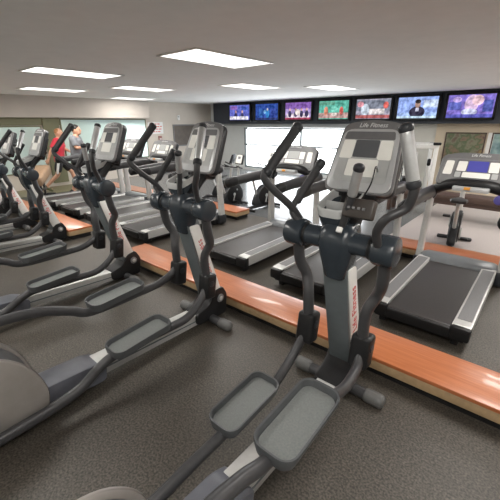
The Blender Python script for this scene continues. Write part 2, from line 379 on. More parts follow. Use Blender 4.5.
def make_elliptical(loc, label, group, arms, hb_right):
    t = thing('elliptical_trainer', label, 'elliptical trainer', loc, 0, group)
    # base
    b = newbm()
    plate(b, round_poly(yz([(.50, .07), (1.90, .035), (1.90, .135), (.50, .185)]), .02), -.065, .065, YZ, .01)
    o = obj('frame_rail', b, 'silver', t)
    for s in (-1, 1):
        b = newbm(); plate(b, round_poly(yz([(.62, .115), (1.78, .075), (1.78, .085), (.62, .128)]), .004), s*.064, s*.068, YZ); obj('rail_groove', b, 'mast', o)
    b = newbm()
    plate(b, round_poly(yz([(.30, .05), (.84, .03), (.86, .15), (.76, .195), (.30, .22)]), .03), -.095, .095, YZ, .012)
    obj('rear_shroud', b, 'shroud', t)
    b = newbm(); tube(b, [V(-.27, 1.87, .05), V(.27, 1.87, .05)], .038, 14, 6, False); o = obj('front_foot', b, 'arm', t)
    for s in (-1, 1):
        b = newbm(); tube(b, [V(s*.22, 1.87, .05), V(s*.31, 1.87, .05)], .047, 14, 4); obj('foot_cap', b, 'foot_cap', o)
    b = newbm(); tube(b, [V(-.26, -.06, .045), V(.26, -.06, .045)], .036, 14, 6, True); obj('rear_foot', b, 'arm', t)
    b = newbm()
    plate(b, round_poly(yz([(1.70, .045), (2.06, .03), (2.085, .22), (2.03, .32), (1.92, .30), (1.84, .19), (1.70, .15)]), .035), -.095, .095, YZ, .014)
    o = obj('base_shroud', b, 'black', t)
    for s in (-1, 1):
        b = newbm(); cyl(b, V(s*.09, 1.985, .215), V(s*.107, 1.985, .215), .040, 24, .005); obj('pivot_cap', b, 'con_grey', o)
        b = newbm(); cyl(b, V(s*.1065, 1.985, .215), V(s*.111, 1.985, .215), .022, 20, .002); obj('pivot_bolt', b, 'silver', o)
    # mast
    b = newbm()
    plate(b, round_poly(yz([(1.88, .20), (2.03, .20), (1.79, 1.02), (1.66, 1.02)]), .02), -.075, .075, YZ, .014)
    o = obj('mast', b, 'mast', t)
    for s in (-1, 1):
        b = newbm()
        plate(b, round_poly(yz([(1.885, .27), (2.02, .27), (1.79, .97), (1.69, .97)]), .02), s*.073, s*.081, YZ, .002)
        obj('side_panel', b, 'pale_silver', o)
    d = Vector((0, 1.74-1.96, 1.0-.24)).normalized()
    mm = mcol(d, Vector((1, 0, 0)).cross(d), Vector((1, 0, 0)), V(.0815, 1.835, .66))
    text('logo', 'Life Fitness', .082, mm, 'logo_red', o, .001)
    # yoke
    b = newbm(); secs = []
    for y, z, wx, wy in ((1.725, .90, .10, .10), (1.72, .915, .125, .13), (1.715, .98, .155, .155), (1.705, 1.06, .19, .17), (1.70, 1.13, .21, .175), (1.71, 1.19, .20, .18), (1.73, 1.225, .17, .16), (1.73, 1.235, .14, .13)):
        secs.append([V(px, y+py, z) for px, py in rrect(wx, wy, min(wx, wy)*.3)])
    loft(b, secs); cyl(b, V(-.22, 1.69, 1.135), V(.22, 1.69, 1.135), .062, 28)
    o = obj('cross_housing', b, 'darkblue', t)
    b = newbm(); tube(b, [V(0, 1.74, 1.18), V(0, 1.84, 1.30), V(0, 2.00, 1.44)], [.085, .085, .10], 16, 5, False, .6); obj('neck', b, 'black', o)
    for s in (-1, 1):
        b = newbm(); cyl(b, V(s*.185, 1.69, 1.135), V(s*.205, 1.69, 1.135), .066, 28, .004); obj('cap_ring', b, 'black', o)
        b = newbm(); cyl(b, V(s*.205, 1.69, 1.135), V(s*.325, 1.69, 1.135), .083, 32, .018); obj('end_cap', b, 'darkblue', o)
    # swing arms with joint blocks
    for s, yj, zj in ((-1, 1.745, .48), (1, 1.755, .46)):
        b = newbm(); xs = .265 if s > 0 else .26; xj = .185 if s > 0 else .185
        tube(b, [V(s*xs, 1.69, 1.13), V(s*xs*.99, 1.72, .95), V(s*(xj+.045), 1.765, .84), V(s*(xj+.005), 1.735, .72), V(s*xj, yj, zj+.03)], .033, 14, 6, False, 1.15)
        o = obj('swing_arm', b, 'arm', t)
        b = newbm(); box(b, V(s*xj, yj, zj), (.118, .115, .215), .024, (R(-8), 0, 0), seg=3); 
        obj('joint_block', b, 'black', o)
        for q in (-1, 1):
            b = newbm(); cyl(b, V(s*xj+q*.057, yj, zj+.03), V(s*xj+q*.065, yj, zj+.03), .026, 18, .003); obj('joint_cap', b, 'dark', o)
    # moving handlebars
    for s, gm in ((-1, 'rubber'), (1, 'chrome')):
        b = newbm()
        P, top = HB_L if s < 0 else hb_right
        tube(b, [V(*p) for p in P], .0215, 14, 6, True); o = obj('handlebar', b, 'arm', t)
        a, c = Vector(P[-2]), Vector(top)
        b = newbm(); tube(b, [V(*a.lerp(c, .12)), V(*a.lerp(c, .5)), V(*a.lerp(c, .96))], [.0265, .0285, .0275], 14, 5, True); obj('grip', b, gm, o)
        b = newbm(); tube(b, [V(*a.lerp(c, .95)), V(*c)], .03, 14, 3, True); obj('grip_cap', b, 'dark', o)
        b = newbm(); tube(b, [V(*a.lerp(c, .06)), V(*a.lerp(c, .12))], .031, 14, 3, True); obj('grip_collar', b, 'dark', o)
    # fixed handles
    for s, P, gm in ((-1, [(-.10, 1.69, 1.17), (-.225, 1.685, 1.185), (-.295, 1.665, 1.265), (-.262, 1.72, 1.37), (-.20, 1.81, 1.535)], 'rubber'),
                     (1, [(.02, 1.67, 1.2), (.045, 1.65, 1.28), (.07, 1.64, 1.36), (.095, 1.62, 1.46), (.115, 1.605, 1.55)], 'chrome')):
        b = newbm(); tube(b, [V(*p) for p in P[:4]], .019, 12, 6, True); o = obj('fixed_handle', b, 'arm', t)
        b = newbm(); tube(b, [V(*Vector(P[2]).lerp(Vector(P[3]), .5)), V(*P[3]), V(*P[4])], .0245, 14, 5, True); obj('grip', b, gm, o)
        b = newbm(); a, c = Vector(P[3]), Vector(P[4]); tube(b, [V(*a.lerp(c, .86)), V(*c)], .0275, 14, 3, True); obj('grip_collar', b, 'dark', o)
    # accessory tray
    b = newbm(); cx, cy = -.04, 1.765
    def ringp(w_, h_, z, r): return [b.verts.new(V(cx+px, cy+py, z+.075+.32*py)) for px, py in rrect(w_, h_, r, 5)]
    skin(b, [ringp(.13, .15, 1.09, .05), ringp(.15, .19, 1.15, .05), ringp(.185, .25, 1.225, .06), ringp(.186, .25, 1.24, .06), ringp(.165, .23, 1.235, .045), ringp(.12, .18, 1.175, .04)])
    o = obj('accessory_tray', b, 'darkblue', t)
    b = newbm()
    skin(b, [ringp(.186, .25, 1.23, .06), ringp(.197, .262, 1.272, .06), ringp(.190, .255, 1.28, .06), ringp(.172, .238, 1.275, .05), ringp(.16, .226, 1.225, .045)], 0, False)
    box(b, V(cx, cy-.01, 1.305), (.162, .014, .055), .004)
    obj('tray_rim', b, 'keygrey', o)
    # console
    cm, h = console_matrix(V(0, 1.845, 1.375), V(0, 2.02, 1.755))
    con = newbm()
    body = round_poly([(-.205, -h/2), (.205, -h/2), (.172, h/2-.012), (0, h/2+.012), (-.172, h/2-.012)], .055, 5)
    plate(con, body, -.075, -.022, cm, .014)
    o = obj('console', con, 'dark', t)
    b = newbm(); box(b, V(0, 1.925, 1.365), (.24, .11, .085), .02, (R(-20), 0, 0)); obj('console_bracket', b, 'black', o)
    b = newbm(); plate(b, body, -.024, 0, cm, .008); obj('bezel', b, 'con_grey', o)
    b = newbm(); plate(b, round_poly([(-.13, -.15), (.13, -.15), (.10, .12), (-.10, .12)], .04), -.12, -.07, cm, .02); obj('console_back', b, 'black', o)
    b = newbm(); plate(b, round_poly([(-.193, -h/2+.012), (.193, -h/2+.012), (.160, h/2-.048), (-.160, h/2-.048)], .06, 5), -.002, .006, cm, .003); obj('face_frame', b, 'con_frame', o)
    b = newbm(); plate(b, round_poly([(-.156, -h/2+.06), (.156, -h/2+.06), (.137, h/2-.066), (-.137, h/2-.066)], .03, 4), .004, .008, cm); obj('face_panel', b, 'keygrey', o)
    b = newbm(); plate(b, round_poly([(-.146, .098), (.146, .098), (.137, h/2-.066), (-.137, h/2-.066)], .01, 3), .0075, .010, cm); obj('speaker_strip', b, 'con_dark', o)
    b = newbm(); plate(b, round_poly([(-.07, -.005), (.07, -.005), (.068, .095), (-.068, .095)], .008, 2), .006, .0105, cm); obj('display', b, 'lcd', o)
    for s in (-1, 1):
        b = newbm(); plate(b, round_poly([(s*.0735, -.014), (s*.150, -.014), (s*.142, .094), (s*.0715, .094)], .01, 2), .006, .0105, cm); obj('key_panel', b, 'key', o)
    b = newbm()
    plate(b, round_poly([(-.09, -.115), (.09, -.115), (.088, -.016), (-.088, -.016)], .01, 2), .006, .0105, cm)
    obj('key_panel', b, 'key', o)
    for s in (-1, 1):
        b = newbm(); plate(b, round_poly([(s*.093, -.115), (s*.150, -.115), (s*.147, -.022), (s*.092, -.022)], .01, 2), .006, .010, cm); obj('side_keys', b, 'keygrey', o)
    text('logo', 'Life Fitness', .036, cm @ Matrix.Translation((0, h/2-.026, .001)), 'logo_white', o, .001, 1.0, .2)
    # drive housing at the back
    b = newbm()
    out = round_poly(yz([(-.26, .06), (.42, .05), (.46, .22), (.40, .43), (.26, .58), (.06, .62), (-.14, .56), (-.27, .40), (-.31, .20)]), .12, 5)
    plate(b, out, -.125, .125, YZ, .05)
    o = obj('drive_housing', b, 'arm', t)
    for s in (-1, 1):
        b = newbm()
        plate(b, [((a-.06+Y0-1)*.97+.06-Y0+1, (c-.33)*.97+.33) for a, c in out], s*.118, s*.152, YZ, .022)
        obj('side_cover', b, 'housing', o)
    # cranks, pedal arms and pedals
    for s, (P, ped) in zip((-1, 1), arms):
        x = s*.215
        b = newbm(); cyl(b, V(s*.146, .10, .36), V(s*.172, .10, .36), .10, 30, .008); cr = obj('crank_arm', b, 'dark', t)
        b = newbm(); e = P[0]; tube(b, [V(s*.180, .10, .36), V(s*.180, *e)], .03, 12, 3); obj('crank_lever', b, 'silver', cr)
        b = newbm(); pts = []
        for i, (y, z) in enumerate(P):
            xi = x if y < 1.6 else s*.185+(x-s*.185)*max(0, (1.75-y)/.15)
            pts.append(V(xi, y, z))
        tube(b, pts, .029, 14, 5, True, 1.2); pa = obj('pedal_arm', b, 'arm', t)
        ya, yb, zz = ped; cy = (ya+yb)/2; L = yb-ya
        b = newbm()
        def pr_(w_, l_, z, r, dy=0): return [b.verts.new((x+s*.01+px, cy+dy+py-Y0, z+.035*py/L)) for px, py in rrect(w_, l_, r, 5)]
        skin(b, [pr_(.13, L-.06, zz-.035, .04), pr_(.18, L-.015, zz-.022, .05), pr_(.210, L, zz+.026, .065), pr_(.207, L-.004, zz+.036, .065), pr_(.188, L-.022, zz+.034, .055), pr_(.176, L-.04, zz+.001, .05)])
        pe = obj('pedal', b, 'pedal_rim', pa)
        b = newbm(); skin(b, [pr_(.170, L-.046, zz+.0015, .045), pr_(.170, L-.046, zz+.005, .045)])
        obj('pedal_tread', b, 'pedal_mat', t)
    return t
EG = 'elliptical trainers in a row along the orange rail'
e1 = make_elliptical((-.80, Y0, 0), 'nearest elliptical trainer, its console turned to us before the right treadmill', EG, (LOW_B, HIGH_B), HB_R_BACK)
e2 = None
for X, lb in ((-2.16, 'second nearest elliptical trainer, red lettering on its mast, front foot by the long rail'),
              (-3.62, 'third elliptical trainer from the front, standing at the left end of the long rail'),
              (-5.66, 'elliptical trainer beside the blunt end of the left rail, console before the red shirt'),
              (-6.90, 'fifth elliptical trainer from the front, second from last at the left edge'),
              (-8.15, 'furthest elliptical trainer, cut off by the left edge of the view')):
    if e2 is None: c = e2 = make_elliptical((X, Y0, 0), lb, EG, (HIGH_A, LOW_A), HB_R_FWD)
    else: c = copy_tree(e2); c.location.x = X; c['label'] = lb
    if X < -5: c.scale = (.955, .955, .955) if X > -6 else (.93, .93, .93); c.location.y = Y0+.04
# remote unit clamped to the nearest trainer only
b = newbm(); box(b, V(.115, 1.66, 1.335), (.16, .055, .10), .01, (R(-20), 0, 0)); ru = obj('remote_unit', b, mat('brown_black_plastic', (.035, .028, .024), .45, 0, .1, 30), e1)
for i in range(4):
    for j in range(2): b = newbm(); box(b, V(.075+.026*i, 1.631-.009*j, 1.32+.026*j), (.015, .010, .013), .002, (R(-20), 0, 0)); obj('button', b, 'con_grey', ru)
b = newbm(); tube(b, [V(.10, 1.67, 1.35), V(.15, 1.68, 1.46), (.15, 1.72-Y0, 1.54), (.11, 1.86-Y0, 1.50)], .004, 8, 6); obj('cable', b, 'black', ru)
b = newbm(); box(b, V(.045, 1.60, 1.225), (.03, .02, .03), .004, (R(-30), 0, 0)); obj('white_tag', b, 'white', e1)

# ------------------------------------------------------------------ treadmill
def make_treadmill(loc, label, group):
    """y=0 at the rear end of the deck, walking direction +y"""
    t = thing('treadmill', label, 'treadmill', loc, 0, group)
    W = .40
    b = newbm(); box(b, (0, .76, .115), (.74, 1.46, .11), .015); box(b, (-.3, .12, .03), (.06, .1, .06), .01); box(b, (.3, .12, .03), (.06, .1, .06), .01); box(b, (0, 1.60, .06), (.78, .30, .12), .02)
    obj('underframe', b, 'black', t)
    b = newbm(); plate(b, round_poly([(.012, .10), (1.47, .10), (1.47, .195), (.03, .195), (.012, .18)], .03), -.255, .255, YZ, .002); obj('running_belt', b, 'belt', t)
    for s in (-1, 1):
        b = newbm(); plate(b, round_poly([(.03, .10), (1.50, .10), (1.50, .225), (.05, .215), (.03, .20)], .02), s*.262, s*.398, YZ, .006); o = obj('side_rail', b, 'silver', t)
        b = newbm(); plate(b, round_poly([(.14, .2185), (1.42, .2275), (1.42, .2215), (.14, .2125)], .002), s*.278, s*.384, YZ); obj('foot_tread', b, 'tread', o)
        b = newbm(); box(b, (s*.33, .04, .15), (.145, .09, .115), .015); obj('end_cap', b, 'black', t)
    text('logo', 'Life Fitness', .05, mcol((0, 1, 0), (0, 0, 1), (1, 0, 0), (.3955, .42, .155)), 'logo_red', t, .0008)
    b = newbm(); box(b, (0, .004, .14), (.52, .03, .09), .012); obj('rear_guard', b, 'black', t)
    b = newbm(); secs = []
    for y, hh, wx in ((1.42, .012, .52), (1.435, .03, .60), (1.47, .05, .74), (1.56, .062, .80), (1.68, .05, .80), (1.745, .02, .78), (1.76, -.02, .76)):
        secs.append([(px, y, .19+pz*1.0) for px, pz in [(-wx/2, -.10), (-wx/2, hh*.5), (-wx/2+.05, hh), (-wx/4, hh*1.08), (0, hh*1.1), (wx/4, hh*1.08), (wx/2-.05, hh), (wx/2, hh*.5), (wx/2, -.10)]])
    loft(b, secs); obj('motor_hood', b, 'hood', t)
    for s in (-1, 1):
        b = newbm()
        secs = []
        for y, z, d_, w_ in ((1.62, .08, .13, .07), (1.62, .30, .12, .065), (1.61, .6, .11, .062), (1.60, .94, .11, .06)):
            secs.append([(s*(.435-.03*z)+px, y+py, z) for px, py in rrect(w_, d_, .02)])
        loft(b, secs); o = obj('upright', b, 'silver', t)
        b = newbm(); box(b, (s*.435, 1.62, .10), (.085, .17, .16), .02); obj('upright_foot', b, 'dark', o)
        b = newbm(); tube(b, [(s*.405, 1.66, .985), (s*.41, 1.3, .99), (s*.41, .95, .985), (s*.41, .62, .965)], [.06, .06, .056, .052], 14, 5, True, 1.2); o = obj('handrail', b, 'arm', t)
        b = newbm(); tube(b, [(s*.41, .74, .973), (s*.41, .58, .962)], .058, 14, 3, True, 1.2); obj('handrail_cap', b, 'black', o)
    b = newbm(); tube(b, [(-.41, 1.60, .93), (-.36, 1.56, 1.02), (-.20, 1.50, 1.10), (0, 1.49, 1.115), (.20, 1.50, 1.10), (.36, 1.56, 1.02), (.41, 1.60, .93)], [.05, .055, .06, .06, .06, .055, .05], 14, 6, True, 1.0, (0, 1, 0)); o = obj('support_arch', b, 'black', t)
    b = newbm(); box(b, (0, 1.42, 1.075), (.34, .09, .05), .012); obj('heart_rate_bar', b, 'con_frame', o)
    cm, h = console_matrix((0, 1.49, 1.10), (0, 1.66, 1.43)); h = h+0
    b = newbm(); plate(b, round_poly([(-.375, -h/2), (.375, -h/2), (.365, h/2-.04), (.20, h/2), (-.20, h/2), (-.365, h/2-.04)], .05, 5), -.09, -.02, cm, .016); o = obj('console', b, 'dark', t)
    b = newbm(); plate(b, round_poly([(-.375, -h/2), (.375, -h/2), (.365, h/2-.04), (.20, h/2), (-.20, h/2), (-.365, h/2-.04)], .05, 5), -.022, 0, cm, .008); obj('bezel', b, 'con_grey', o)
    b = newbm(); plate(b, round_poly([(-.22, -.12), (.22, -.12), (.18, .1), (-.18, .1)], .04), -.13, -.065, cm, .02); obj('console_back', b, 'black', o)
    b = newbm(); plate(b, round_poly([(-.345, -h/2+.03), (.345, -h/2+.03), (.33, h/2-.07), (-.33, h/2-.07)], .05, 5), -.002, .005, cm, .002); obj('face_frame', b, 'con_mid', o)
    b = newbm(); plate(b, round_poly([(-.215, -.105), (.215, -.105), (.205, .10), (-.205, .10)], .015, 3), .003, .008, cm); obj('face_panel', b, 'con_dark', o)
    b = newbm(); plate(b, round_poly([(-.095, -.03), (.095, -.03), (.092, .088), (-.092, .088)], .006, 2), .007, .0105, cm); obj('display', b, 'lcd_blue', o)
    for s in (-1, 1):
        b = newbm(); plate(b, round_poly([(s*.105, -.03), (s*.195, -.03), (s*.19, .082), (s*.102, .082)], .01, 2), .007, .0105, cm); obj('key_panel', b, 'key', o)
        b = newbm(); plate(b, round_poly([(s*.235, -.075), (s*.325, -.075), (s*.31, .085), (s*.232, .085)], .015, 2), .004, .008, cm); obj('vent_panel', b, 'key', o)
    b = newbm()
    plate(b, round_poly([(-.13, -.10), (.13, -.10), (.128, -.04), (-.128, -.04)], .01, 2), .007, .0105, cm)
    obj('key_panel', b, 'key', o)
    for s in (-1, 1):
        b = newbm(); plate(b, round_poly([(s*.145, -.10), (s*.20, -.10), (s*.198, -.04), (s*.143, -.04)], .008, 2), .007, .010, cm); obj('side_keys', b, 'keygrey', o)
    text('logo', 'Life Fitness', .04, cm @ Matrix.Translation((0, h/2-.03, .001)), 'logo_white', o, .001, 1.0, .2)
    b = newbm(); cyl(b, (.27, 1.435, .99), (.27, 1.40, .995), .05, 22, .008); obj('cup_holder_disc', b, mat('violet_blue_plastic', (.06, .05, .22), .4, 0, .05, 20), t)
    b = newbm(); box(b, (-.03, 1.375, 1.085), (.06, .012, .03), .003); obj('orange_clip', b, mat('orange_plastic', (.75, .33, .05), .45, 0, .04, 30), t)
    return t
TG = 'treadmills in the row beyond the near rail'
TY = 2.86
t1 = make_treadmill((-.575, TY, 0), 'rightmost treadmill, its wide dark belt in full view with a violet-blue lit display', TG)
for q in t1.children_recursive:
    if q.name.startswith('display'): pale_display = q.data.copy(); pale_display.materials[0] = M['keygrey']
for X, lb in ((-1.74, 'treadmill partly hidden behind the nearest elliptical trainer'),
              (-2.93, 'treadmill with a bright silver side rail, right of the second elliptical trainer, before the window'),
              (-4.78, 'first treadmill left of the gap, just behind the second elliptical trainer'),
              (-5.90, 'treadmill seen between the second and third elliptical trainers, second left of the gap'),
              (-7.02, 'third treadmill left of the gap, behind the third elliptical trainer'),
              (-8.14, 'furthest treadmill on the left, next to the two men')):
    c = copy_tree(t1); c.location = (X, TY if X > -4 else TY-.18, 0); c['label'] = lb
    for q in c.children_recursive:
        if q.name.startswith('display'): q.data = pale_display

# ------------------------------------------------------------------ televisions
EM = {}
def scr(c, st=1.0):
    k = (c, st)
    if k in EM: return EM[k]
    mt = emis('screen_light', c, st); n, l = mt.node_tree.nodes, mt.node_tree.links
    e = next(q for q in n if q.type == 'EMISSION')
    tc = n.new('ShaderNodeTexCoord'); t = n.new('ShaderNodeTexNoise'); t.inputs['Scale'].default_value = 9; t.inputs['Detail'].default_value = 3
    l.new(tc.outputs['Object'], t.inputs['Vector']); r = n.new('ShaderNodeValToRGB')
    r.color_ramp.elements[0].position = .35; r.color_ramp.elements[1].position = .65
    r.color_ramp.elements[0].color = (*[v*.45 for v in c], 1); r.color_ramp.elements[1].color = (*[min(1, v*1.2+.03) for v in c], 1)
    l.new(t.outputs['Fac'], r.inputs['Fac']); l.new(r.outputs['Color'], e.inputs[0])
    EM[k] = mt; return mt
def ell(cx, cy, rx, ry, n=16): return [(cx+rx*cos(2*pi*i/n), cy+ry*sin(2*pi*i/n)) for i in range(n)]
def rc(x0, y0, x1, y1): return [(x0, y0), (x1, y0), (x1, y1), (x0, y1)]
def tv(xc, z, label, shapes, base, wd=1.06, ht=.60):
    t = thing('television', label, 'television', (xc, 9.93, z), 0, 'wall televisions in a row under the ceiling')
    b = newbm(); box(b, (0, .035, 0), (wd, .07, ht), .012); obj('housing', b, 'black', t)
    b = newbm(); box(b, (0, .09, 0), (.3, .06, .25), .01); obj('wall_mount', b, 'black', t)
    FM = mcol((1, 0, 0), (0, 0, 1), (0, -1, 0), (0, 0, 0))
    b = newbm(); mats = [scr(base)]; hw, hh = wd/2-.055, ht/2-.05
    plate(b, rc(-hw, -hh, hw, hh), .001, .003, FM, 0, 0)
    for i, (poly, col) in enumerate(shapes):
        m_ = scr(col)
        if m_ not in mats: mats.append(m_)
        poly = [(max(-hw, min(hw, p[0]*hw)), max(-hh, min(hh, p[1]*hh))) for p in poly]
        plate(b, poly, .003, .0035+.0004*(i+1), FM, 0, mats.index(m_))
    o = obj('screen', b, mats, t, flat=True)
    b = newbm()
    for s in (-1, 1): box(b, (s*(wd/2-.025), -.004, 0), (.05, .014, ht-.01), .004); box(b, (0, -.004, s*(ht/2-.024)), (wd-.01, .014, .048), .004)
    obj('bezel', b, 'black', t)
def anchors(xs, body, skin_=(.55, .3, .22), y=-.1, sc=1.0):
    o = []
    for x in xs:
        o += [(ell(x, y-.42*sc, .17*sc, .5*sc), body), (ell(x, y+.22*sc, .075*sc, .2*sc), skin_)]
    return o
TVs = [
 (-8.96, 'television first from the left, a news desk in blue and violet', anchors((-.35, .3), (.03, .03, .10))+[(rc(-1, -.95, .9, -.5), (.75, .72, .85)), (rc(-.9, .4, -.2, .9), (.25, .12, .45)), (rc(.2, .3, .9, .8), (.05, .10, .45))], (.10, .12, .50)),
 (-7.72, 'television second from the left, a dim blue studio', [(ell(-.5, -.1, .2, .6), (.02, .10, .35)), (ell(.1, -.2, .16, .6), (.03, .22, .55)), (ell(.1, .3, .07, .18), (.5, .45, .5)), (rc(.4, -.8, .9, .4), (.02, .05, .28)), (rc(-.95, -.95, .95, -.75), (.02, .03, .12)), (ell(-.15, .0, .1, .25), (.20, .45, .75))], (.015, .06, .32)),
 (-6.46, 'television third from the left, a pale studio table with people', [(rc(-1, .25, 1, 1), (.22, .10, .40)), (rc(-.9, -.9, .9, -.3), (.80, .68, .78))]+anchors((-.62, -.15, .3, .7), (.04, .03, .09), y=.0, sc=.8)+[(ell(0, -.15, .2, .35), (.75, .65, .62)), (rc(-1, -1, 1, -.78), (.35, .05, .10))], (.40, .30, .60)),
 (-5.22, 'television fourth from the left, a green playing field', [(rc(-1, -.9, 1, -.3), (.48, .30, .28)), (ell(-.5, -.1, .14, .5), (.65, .25, .16)), (ell(.55, -.1, .13, .45), (.60, .12, .10)), (ell(.05, .1, .25, .3), (.20, .62, .50)), (rc(-1, .55, .1, .95), (.12, .36, .26)), (ell(.1, -.5, .2, .2), (.75, .65, .60))], (.10, .42, .33)),
 (-4.03, 'television fifth from the left, a blurred crash scene in red and white', [(rc(-1, -.2, 1, .9), (.20, .22, .28)), (ell(-.45, -.05, .25, .6), (.55, .62, .72)), (rc(-.2, -.55, .7, .0), (.72, .66, .66)), (ell(.75, .35, .15, .35), (.65, .12, .10)), (rc(-1, -.95, 1, -.62), (.40, .10, .10)), (ell(-.75, .5, .2, .3), (.70, .30, .35))], (.35, .33, .42)),
 (-2.88, 'television sixth from the left, a dark-suited person on pale blue', [(rc(-1, -1, 1, -.45), (.36, .50, .95)), (rc(.3, .0, 1, .7), (.58, .68, 1.0)), (ell(.02, -.42, .40, .55), (.025, .02, .05)), (ell(.02, .35, .14, .38), (.40, .25, .20)), (ell(.02, .58, .15, .2), (.03, .02, .02)), (rc(-.06, -.35, .1, -.02), (.5, .5, .65)), (rc(-1, -1, 1, -.8), (.55, .72, 1.0))], (.30, .42, .92)),
 (-1.71, 'rightmost television, a violet stage with a pale figure', [(ell(.05, .2, .3, .8), (.70, .50, .72)), (ell(.3, .5, .25, .45), (.85, .55, .62)), (rc(-.95, -.3, -.4, .4), (.10, .12, .45)), (rc(.55, -.5, .95, .5), (.08, .10, .38)), (ell(.0, -.5, .35, .3), (.60, .62, .90)), (rc(-1, -1, 1, -.7), (.10, .10, .45)), (ell(-.6, .6, .2, .25), (.55, .4, .8))], (.22, .16, .58)),
]
for xc, lb, sh, base in TVs: tv(xc, 2.085, lb, sh, base)

# ------------------------------------------------------------------ exercise bikes
def make_bike(loc, rz, label, group):
    t = thing('exercise_bike', label, 'exercise bike', loc, rz, group)
    b = newbm(); box(b, (0, 0, .05), (.07, 1.0, .07), .015)
    for y in (-.46, .46): tube(b, [(-.25, y, .035), (.25, y, .035)], .033, 12, 4)
    obj('base_frame', b, 'arm', t)
    b = newbm(); plate(b, round_poly([(-.28, .08), (.48, .08), (.52, .35), (.35, .58), (.05, .50), (-.16, .36)], .10, 5), -.06, .06, YZ, .02); o = obj('drive_cover', b, 'dark', t)
    for s in (-1, 1):
        b = newbm(); cyl(b, (s*.055, .16, .30), (s*.075, .16, .30), .25, 32, .006); d = obj('side_disc', b, 'black', o)
        b = newbm(); cyl(b, (s*.074, .16, .30), (s*.08, .16, .30), .045, 20, .002); obj('hub_cap', b, 'pale_metal', d)
        b = newbm(); cyl(b, (s*.074, .26, .42), (s*.08, .26, .42), .025, 16, .002); obj('disc_badge', b, 'pale_metal', d)
        b = newbm(); tube(b, [(s*.09, .16, .30), (s*.09, .16-.05*s, .30-s*.165)], .016, 10, 3); c_ = obj('crank_arm', b, 'silver', t)
        b = newbm(); box(b, (s*.16, .16-.05*s, .30-s*.165), (.11, .09, .03), .008); obj('pedal', b, 'black', c_)
    b = newbm(); tube(b, [(0, -.12, .34), (0, -.20, .55), (0, -.26, .78)], .028, 14, 4); obj('seat_post', b, 'silver', t)
    b = newbm(); secs = []
    for y, wx, hh in ((-.40, .10, .03), (-.37, .20, .055), (-.28, .24, .065), (-.18, .15, .055), (-.08, .07, .045), (-.03, .04, .02)):
        secs.append([(px, y, .82+pz) for px, pz in rrect(wx, hh, min(wx, hh)*.45)])
    loft(b, secs); obj('seat', b, 'rubber', t)
    b = newbm(); tube(b, [(0, .34, .50), (0, .38, .80), (0, .42, 1.10)], [.045, .035, .03], 14, 4); obj('front_post', b, 'silver', t)
    b = newbm(); tube(b, [(-.24, .10, 1.07), (-.23, .28, 1.0), (-.12, .40, .98), (.12, .40, .98), (.23, .28, 1.0), (.24, .10, 1.07)], .018, 12, 5); obj('handlebar', b, 'rubber', t)
    cm, h = console_matrix((0, .38, 1.08), (0, .47, 1.33))
    b = newbm(); plate(b, round_poly([(-.14, -h/2), (.14, -h/2), (.12, h/2), (-.12, h/2)], .04), -.06, 0, cm, .012); o = obj('console', b, 'dark', t)
    b = newbm(); plate(b, round_poly([(-.115, -h/2+.02), (.115, -h/2+.02), (.10, h/2-.02), (-.10, h/2-.02)], .03), -.001, .005, cm); obj('face_panel', b, 'key', o)
    b = newbm(); plate(b, rc(-.05, .0, .05, .07), .004, .008, cm); obj('display', b, 'lcd', o)
    return t
BG = 'exercise bikes beyond the far rail'
k1 = make_bike((-.85, 5.60, 0), R(6), 'upright exercise bike seen from behind beyond the right treadmill', BG)
k1.scale = (.9, .9, .9)
for lo, rz, sc, lb in (((-4.62, 5.75, 0), R(-4), .88, 'dark exercise bike before the left part of the bright window'),
                   ((-5.28, 5.45, 0), R(-4), .82, 'low dark exercise bike just behind the blunt rail end, at the grey wall'),
                   ((-6.0, 5.9, 0), R(-70), .80, 'dark exercise bike standing sideways behind the second elliptical trainer')):
    c = copy_tree(k1); c.location = lo; c.rotation_euler = (0, 0, rz); c.scale = (sc, sc, sc); c['label'] = lb

# ------------------------------------------------------------------ right background: multi gym, bench, picture
t = thing('multi_gym', 'white framed weight machine with black pads by the pale wall', 'weight machine', (-2.62, 9.2, 0), R(20))
b = newbm()
for sx in (-.45, .45):
    box(b, (sx, 0, .03), (.08, 1.3, .06), .01)
for sx, sy in ((-.45, -.5), (.45, -.5), (-.45, .45), (.45, .45)): box(b, (sx, sy, .62), (.09, .09, 1.2), .012)
box(b, (0, .45, 1.22), (1.0, .09, .09), .012); box(b, (0, -.5, 1.22), (1.0, .09, .09), .012)
for sx in (-.45, .45): box(b, (sx, 0, 1.22), (.09, 1.0, .09), .012); box(b, (sx, -.1, .62), (.07, .9, .07), .012, (R(35), 0, 0))
obj('frame', b, 'white_metal', t)
b = newbm()
for k in range(9): box(b, (0, .40, .12+k*.06), (.32, .14, .052), .006)
obj('weight_stack', b, 'black', t)
b = newbm(); box(b, (0, .12, .75), (.30, .09, .62), .03, (R(-8), 0, 0)); obj('back_pad', b, 'white_metal', t)
b = newbm(); box(b, (0, -.14, .43), (.34, .40, .09), .03); obj('seat_pad', b, 'black', t)
b = newbm(); box(b, (0, -.1, .22), (.09, .3, .40), .01); obj('seat_support', b, 'white_metal', t)
for s in (-1, 1):
    b = newbm(); tube(b, [(s*.36, .42, 1.20), (s*.40, .0, 1.08), (s*.36, -.34, .86)], .03, 12, 4); a_ = obj('press_arm', b, 'white_metal', t)
    b = newbm(); tube(b, [(s*.37, -.28, .90), (s*.355, -.40, .81)], .04, 12, 3); obj('handle_grip', b, 'black', a_)
    b = newbm(); box(b, (s*.45, -.53, 1.28), (.16, .10, .06), .015); obj('roller_pad', b, 'black', t)

